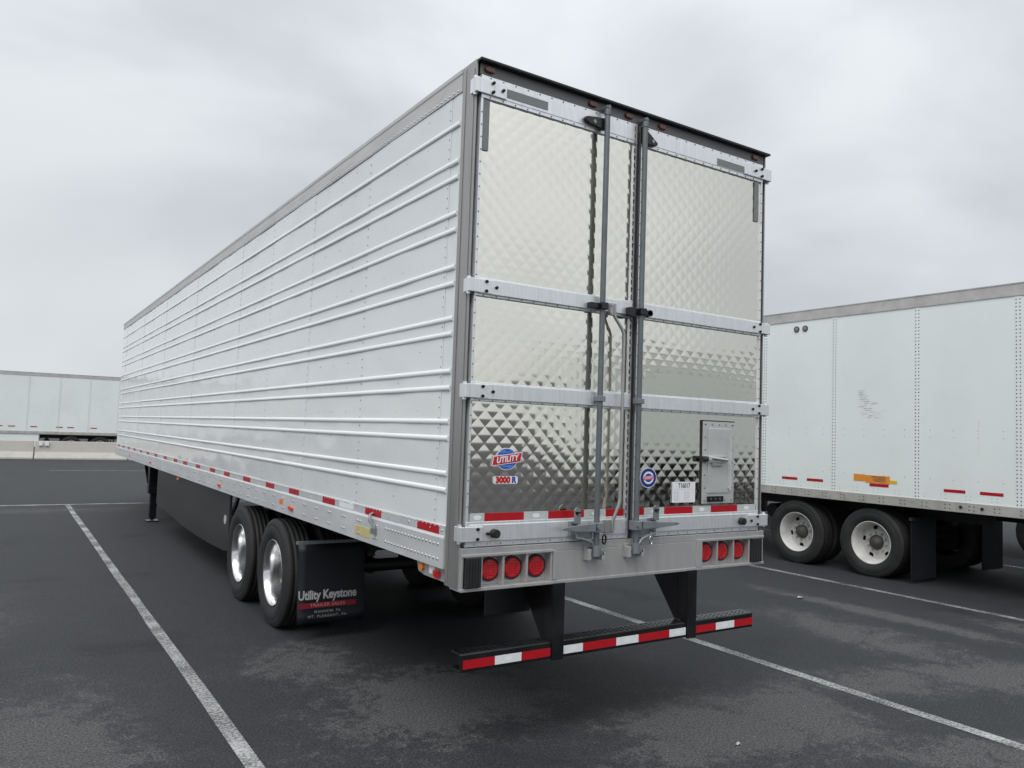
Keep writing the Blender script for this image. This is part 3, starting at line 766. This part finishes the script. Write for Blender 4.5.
text('R', .050, 'decal_blue', 'decal_lettering', DL, (.345, Y0-.0010, 1.600), (1, 0, 0), (0, 0, 1), .0005, .0022, .98, 1.0)
rx, rz = 1.431, 1.610
ell(rx, rz, .075, .068, Y0).build('round_decal', 'decal_white', DR)
ell(rx, rz, .070, .063, Y0-.0008).build('decal_ring', 'decal_navy', DR)
ell(rx, rz, .048, .042, Y0-.0016).build('decal_centre', 'decal_white', DR)
ell(rx, rz, .034, .029, Y0-.0024).build('decal_globe', 'decal_blue', DR)
para(rx, rz, .044, .0125, .1, Y0-.0032).build('decal_banner', 'decal_pink', DR)
text('UTILITY', .020, 'decal_white', 'decal_lettering', DR, (rx, Y0-.0040, rz), (1, 0, .1), (0, 0, 1), .0004, .0004, .95)
MB().box(1.655, 1.878, Y0-.001, Y0, 1.438, 1.580).build('paper_placard', 'decal_white', DR)
text('T16017', .046, 'ink', 'placard_lettering', DR, (1.768, Y0-.0016, 1.553), (1, 0, 0), (0, 0, 1), .0003, .0008, .82)
pl = MB(); pl.box(1.672, 1.86, Y0-.0014, Y0-.001, 1.5285, 1.530)
random.seed(4)
for k in range(9):
    z = 1.516-k*.0078
    for x, l in ((1.672, .020), (1.697, .028), (1.772, .022), (1.800, .026)): pl.box(x, x+l*random.uniform(.6, 1), Y0-.0014, Y0-.001, z-.0022, z)
pl.build('placard_print', 'faint_ink', DR)

# rear impact guard ----------------------------------------------------
G = MB().prism([(-.03, .515), (-.03, .612), (-.022, .618), (.085, .618), (.085, .608), (-.02, .608), (-.02, .525), (.085, .525), (.085, .515)], 'x', .017, 2.487).build('impact_guard', 'black_paint', T, .002)
td = MB(); random.seed(9)
x = .06
while x < 2.46:
    for y in (-.005, .025, .055):
        td.box(x, x+.022, y, y+.007, .618, .6205)
    x += .045
td.build('step_tread', 'black_paint', G, kind='stuff')
for a, b, m_ in ((.033, .246, 'red_tape'), (.246, .432, 'bright_tape'), (.432, .645, 'red_tape'), (.745, .896, 'bright_tape'), (.896, 1.170, 'red_tape'), (1.170, 1.362, 'bright_tape'), (1.362, 1.642, 'red_tape'), (1.642, 1.797, 'bright_tape'), (1.895, 2.097, 'red_tape'), (2.097, 2.288, 'bright_tape'), (2.288, 2.484, 'red_tape')):
    MB().box(a, b, -.0335, -.030, .533, .582).build('red_reflective_tape' if m_ == 'red_tape' else 'white_reflective_tape', m_, G)
    if m_ != 'red_tape':
        c = (a+b)/2; o = MB(); n = 16
        o.add([(c+.030*math.cos(2*math.pi*i/n), -.0340, .5575+.015*math.sin(2*math.pi*i/n)) for i in range(n)], [tuple(range(n))])
        o.build('tape_mark', 'decal_white', G)
for x in (.650, 1.802):
    MB().box(x, x+.088, -.042, -.0305, .505, .97).box(x, x+.010, -.03, .06, .62, .97).box(x+.078, x+.088, -.03, .06, .62, .97).build('guard_post', 'black_paint', G, .003)
    MB().prism([(.06, .62), (.085, .62), (.36, .97), (.06, .97)], 'x', x+.0, x+.012).prism([(.06, .62), (.085, .62), (.36, .97), (.06, .97)], 'x', x+.076, x+.088).build('guard_gusset', 'black_paint', G)
    MB().box(x-.02, x+.108, -.0, .40, .966, .974).build('guard_mount', 'chassis_black', G)

# running gear ---------------------------------------------------------
undercarriage(T, 3.50, 4.75, W, 1.20, 0)
for s in (0, 1):
    x0 = .02 if s == 0 else W-.64
    F = MB(); nx, nz = 8, 10; vs = []; fs = []
    for j in range(nz+1):
        for i in range(nx+1):
            z = .145+(.83-.145)*j/nz; x = x0+.62*i/nx
            vs.append((x, 2.90-.02*math.sin(3*x)*(1-j/nz)-.05*(1-j/nz)**2, z))
    for j in range(nz):
        for i in range(nx): q = j*(nx+1)+i; fs.append((q, q+1, q+nx+2, q+nx+1))
    F.add(vs, fs, True)
    o = F.build('mud_flap', 'mud_flap', T); sm = o.modifiers.new('thick', 'SOLIDIFY'); sm.thickness = .008; sm.offset = 1
    MB().box(x0-.01, x0+.72, 2.895, 2.945, .83, .855).build('flap_bracket', 'galvanised', o)
    if s == 0:
        yt = 2.828; cx = x0+.262
        text('Utility Keystone', .108, 'flap_grey', 'flap_lettering', o, (cx, yt, .392), (1, 0, 0), (0, .05, 1), .001, .0032, .775, .98)
        MB().box(x0-.002, x0+.528, yt-.006, yt-.003, .282, .328).build('flap_band', 'flap_red', o)
        text('TRAILER SALES', .040, 'flap_pale', 'flap_lettering', o, (cx, yt-.008, .305), (1, 0, 0), (0, 0, 1), .0006, .0006, 1.1, 1.12)
        text('MANHEIM, PA', .032, 'flap_small', 'flap_lettering', o, (cx, yt-.010, .248), (1, 0, 0), (0, 0, 1), .0006, .0002, 1.05, 1.2)
        text('MT. PLEASANT, PA', .032, 'flap_small', 'flap_lettering', o, (cx, yt-.012, .208), (1, 0, 0), (0, 0, 1), .0006, .0002, 1.1, 1.25)
landing_gear(T, 12.0, .13, W)
# side skirts
for s in (0, 1):
    x = .05 if s == 0 else W-.065
    sk = MB(); bot = [(5.50, .47), (5.55, .40), (5.70, .372), (6.4, .352), (7.2, .346), (8.1, .362), (9.3, .41), (10.62, .47)]
    sk.prism(bot+[(10.62, 1.066), (5.50, 1.066)], 'x', x, x+.015)
    o = sk.build('side_skirt', 'skirt', T)
    if s == 0:
        for y in (5.515,): MB().box(x-.006, x, y, y+.02, .47, 1.06).build('skirt_joint', 'chassis_black', o)
        e = MB(); n = 18; e.prism([(5.73+.06*math.cos(2*math.pi*i/n), .735+.055*math.sin(2*math.pi*i/n)) for i in range(n)], 'x', x-.003, x)
        e.build('skirt_decal', 'flap_grey', o)
        MB().prism([(5.25, 1.068), (5.32, 1.068), (5.52, .86), (5.50, .80)], 'x', .07, .10).build('skirt_bracket', 'black_paint', o)

# ------------------------------------------------------------------ white dry vans
VW, VL = 2.60, 16.15
def make_van(label, loc, rz=0, group='white dry van trailers'):
    V = thing('dry_van_trailer', label, 'trailer', loc, rz, group)
    z0, z1 = 1.175, 3.80
    seams = [.61+1.27*k for k in range(13)]
    ed = [.05]+seams+[VL-.02]
    for a, b in zip(ed[:-1], ed[1:]):
        MB().box(0, .02, a+.036, b-.036, z0, z1).build('side_panel', 'van_white', V, .0015)
        MB().box(VW-.02, VW, a+.036, b-.036, z0, z1).build('side_panel', 'van_white', V)
    rv = MB()
    for s in ed:
        MB().box(-.004, .018, s-.037, s+.037, z0+.001, z1-.001).build('seam_strip', 'van_white', V, .001)
        MB().box(VW-.018, VW+.004, s-.037, s+.037, z0+.001, z1-.001).build('seam_strip', 'van_white', V)
        z = z0+.03
        while z < z1-.02:
            rv.rivet((-.004, s-.022, z), NX, .0095, .004); rv.rivet((-.004, s+.022, z), NX, .0095, .004); z += .047
    for a, b in zip(ed[:-1], ed[1:]):
        for f in (.14, .38, .62, .86):
            y = a+(b-a)*f
            for z in (2.10, 2.01, 1.45): rv.rivet((0, y, z), NX, .006, .003)
        for f in (.2, .25, .45, .5, .7, .75, .92):
            y = a+(b-a)*f
            for z in (1.21, 1.255): rv.rivet((0, y, z), NX, .005, .003)
    rv.build('side_rivets', 'van_rivet', V, kind='stuff')
    MB().prism([(-.012, z1-.012), (-.012, 3.932), (-.018, 3.936), (-.018, 3.95), (.06, 3.95), (.06, z1-.012)], 'y', 0, VL).build('top_rail', 'van_top_rail', V)
    MB().box(VW-.06, VW+.012, 0, VL, z1-.012, 3.95).build('top_rail', 'van_top_rail', V)
    MB().box(-.014, .06, 0, VL, 1.045, 1.176).build('bottom_rail', 'van_rail', V, .004)
    MB().box(VW-.06, VW+.014, 0, VL, 1.045, 1.176).build('bottom_rail', 'van_rail', V)
    rb = MB(); y = .3
    while y < VL-.2:
        for dy in (-.03, .03):
            for z in (1.085, 1.135): rb.rivet((-.014, y+dy, z), NX, .010, .005)
        y += .305
    rb.build('rail_rivets', 'van_rivet', V, kind='stuff')
    MB().box(.05, VW-.05, .03, VL-.02, 3.92, 3.944).build('roof', 'roof', V)
    MB().box(.02, VW-.02, .05, VL-.05, 1.14, 1.20).build('floor', 'chassis_black', V)
    MB().box(.0, VW, VL-.02, VL+.03, 1.05, 3.945).build('front_wall', 'van_white', V, .01)
    for a, b in ((.06, 1.295), (1.305, 2.54)): MB().box(a, b, -.02, .03, 1.20, 3.86).build('rear_door', 'van_white', V, .005)
    MB().box(0, VW, -.03, .10, .98, 1.18).box(-.002, .06, -.01, .05, 1.18, 3.95).box(VW-.06, VW+.002, -.01, .05, 1.18, 3.95).box(.06, VW-.06, -.01, .05, 3.86, 3.948).build('rear_frame', 'van_rail', V, .004)
    MB().box(.1, 2.5, -.04, .05, .51, .61).box(.68, .76, -.04, .06, .61, .98).box(1.84, 1.92, -.04, .06, .61, .98).build('impact_guard', 'black_paint', V)
    undercarriage(V, 3.86, 5.11, VW, 1.14, 1)
    for x0 in (.04, VW-.66):
        o = MB().box(x0, x0+.62, 3.25, 3.262, .055, .86).build('mud_flap', 'mud_flap', V)
        MB().box(x0-.02, x0+.66, 3.23, 3.28, .86, .90).build('flap_bracket', 'chassis_black', o)
    landing_gear(V, 12.6, .35, VW)
    return V
Y0V = -1.20
V1 = make_van('white dry van trailer with riveted panels parked right of the silver trailer', (8.2, Y0V, 0))
# copies before the first van gets its own stickers
V2 = copy_tree(V1); V2.location = (12.45, -2.95, 0); V2['label'] = 'white trailer mostly hidden beyond the riveted one at right, showing its tyres'
for ch in V2.children:
    if ch.name.startswith('wheel'):
        ch.material_slots[0].link = 'OBJECT'; ch.material_slots[0].material = MATS['hub_dark']
V3 = copy_tree(V1); V3.location = (5.68, 39.0, 0); V3.rotation_euler = (0, 0, math.radians(90-2)); V3['label'] = 'distant white trailer parked crosswise behind the concrete barriers'
V4 = copy_tree(V1); V4.location = (-12.6, 39.4, 0); V4.rotation_euler = (0, 0, math.radians(90)); V4['label'] = 'second crosswise white trailer behind the barriers, only mirrored in the ribbed side'
V5 = copy_tree(V1); V5.location = (10.2, -10.8, 0); V5.rotation_euler = (0, 0, math.radians(-90)); V5['label'] = 'white trailer behind the photographer, seen only mirrored in the quilted right door'

def vtape(V, a, b, z0=1.292, z1=1.332, m_='red_tape', name='red_reflective_tape', x=-.0030, th=.004):
    MB().box(x, x+th, a-Y0V, b-Y0V, z0, z1).build(name, m_, V)
for a, b in ((3.855, 4.14), (3.40, 3.682), (1.318, 1.592), (.86, 1.138), (-.5, -.2)): vtape(V1, a, b)
vtape(V1, 2.358, 2.644, 1.288, 1.330)
for a, b in ((6.5, 6.78), (5.9, 6.2), (8.6, 8.9)): vtape(V1, a, b)
vtape(V1, 2.703, 2.892, 1.352, 1.450, 'orange_sticker', 'orange_sticker')
vtape(V1, 2.339, 2.703, 1.336, 1.445, 'orange_sticker', 'orange_sticker', -.0042)
vtape(V1, 2.234, 2.339, 1.344, 1.392, 'yellow_bright', 'yellow_sticker')
pr = MB(); random.seed(3)
for k in range(5): pr.box(-.0050, -.0042, 2.40-Y0V, 2.40+random.uniform(.15, .25)-Y0V, 1.36+k*.016, 1.366+k*.016)
pr.build('sticker_print', 'ink', V1)
for y in (3.896, 3.739):
    o = MB().cyl((0, y-Y0V, 3.66), (-.012, y-Y0V, 3.66), .048, 18).build('vent', 'black_rubber', V1)
    MB().cyl((-.012, y-Y0V, 3.66), (-.016, y-Y0V, 3.66), .034, 14, .012).build('vent_cap', 'galvanised', o)
sc = MB(); random.seed(12)
for k in range(16):
    z = 2.66-k*.026; y1_ = 2.84; L_ = max(.06, (.10+.035*k))*random.uniform(.4, 1)
    for q in range(6):
        a = y1_-random.uniform(0, L_); b = a-random.uniform(.02, .10)
        sc.box(-.0008, 0, b-Y0V, a-Y0V, z-random.uniform(.002, .006), z)
sc.build('scuff_marks', 'scuff', V1)
MB().box(-.001, 0, 1.145-Y0V, 1.158-Y0V, 2.15, 2.235).box(-.001, 0, 1.148-Y0V, 1.153-Y0V, 1.80, 2.15).build('scratch', 'scuff', V1)
for y in (1.369, 1.106):
    MB().cyl((-.014, y-Y0V, 1.115), (-.024, y-Y0V, 1.115), .020, 12).build('side_marker_light', 'black_rubber', V1)
# the far trailer's own tape, skirt, vent
for xw in (-2.38, -1.88, -1.0, .05, .52, 1.5, 2.9):
    c = 5.68-xw
    MB().box(-.004, 0, c-.14, c+.14, 1.36, 1.41).build('red_reflective_tape', 'red_tape', V3)
MB().box(.02, .04, 6.45, 12.6, .45, 1.04).build('side_skirt', 'van_white', V3)
MB().cyl((0, 8.42, 3.25), (-.02, 8.42, 3.25), .16, 16).build('vent', 'ink', V3)

# ------------------------------------------------------------------ concrete barriers
pts = [(-.30, 0), (-.30, .075), (-.14, .33), (-.08, .80), (.08, .80), (.14, .33), (.30, .075), (.30, 0)]
bm_ = MB().prism(pts, 'x', -1.83, 1.83)


edges = -1.0   # joint seen in the photograph
B0 = None
spec = [(edges-1.85-3.7*2, 'third concrete barrier left of the one bearing white reflectors'), (edges-1.85-3.7, 'second concrete barrier left of the one bearing white reflectors'),
        (edges-1.85, 'concrete barrier at the left edge of the photo, below the white trailer'), (edges+1.85, 'concrete barrier with two white reflectors near its left end'),
        (edges+1.85+3.7, 'concrete barrier beside the far end of the ribbed trailer')]
for x, lab in spec:
    if B0 is None: B0 = o = bm_.build('concrete_barrier', 'concrete', None, .012)
    else: o = B0.copy(); COL.objects.link(o)
    o.location = (x, 36.2+(-.06)*x, 0); o.rotation_euler = (0, 0, -.055+random.uniform(-.004, .004))
    tag(o, lab, 'barrier', 'concrete barriers along the lot edge')
    if 'two white' in lab:
        for q in (-1.62, -1.38): MB().box(q-.07, q+.07, -.20, -.098, .60, .76).build('reflector', 'decal_white', o)

# ------------------------------------------------------------------ litter
random.seed(2)
for (x, y, lab) in ((5.975, 2.14, 'scrap of white paper on the asphalt before the white trailer'), (1.70, -.585, 'tiny pale scrap on the asphalt at the bottom of the photo')):
    s = MB(); vs = []; n = 4
    sz = .05 if x > 3 else .022
    for j in range(n):
        for i in range(n): vs.append(((i/(n-1)-.5)*sz*2, (j/(n-1)-.5)*sz, .006+random.uniform(0, .012)))
    s.add(vs, [(j*n+i, j*n+i+1, (j+1)*n+i+1, (j+1)*n+i) for j in range(n-1) for i in range(n-1)])
    o = s.build('paper_scrap', 'paper'); o.location = (x, y, 0); o.rotation_euler = (0, 0, .5)
    o.modifiers.new('thick', 'SOLIDIFY').thickness = .001
    tag(o, lab, 'litter')
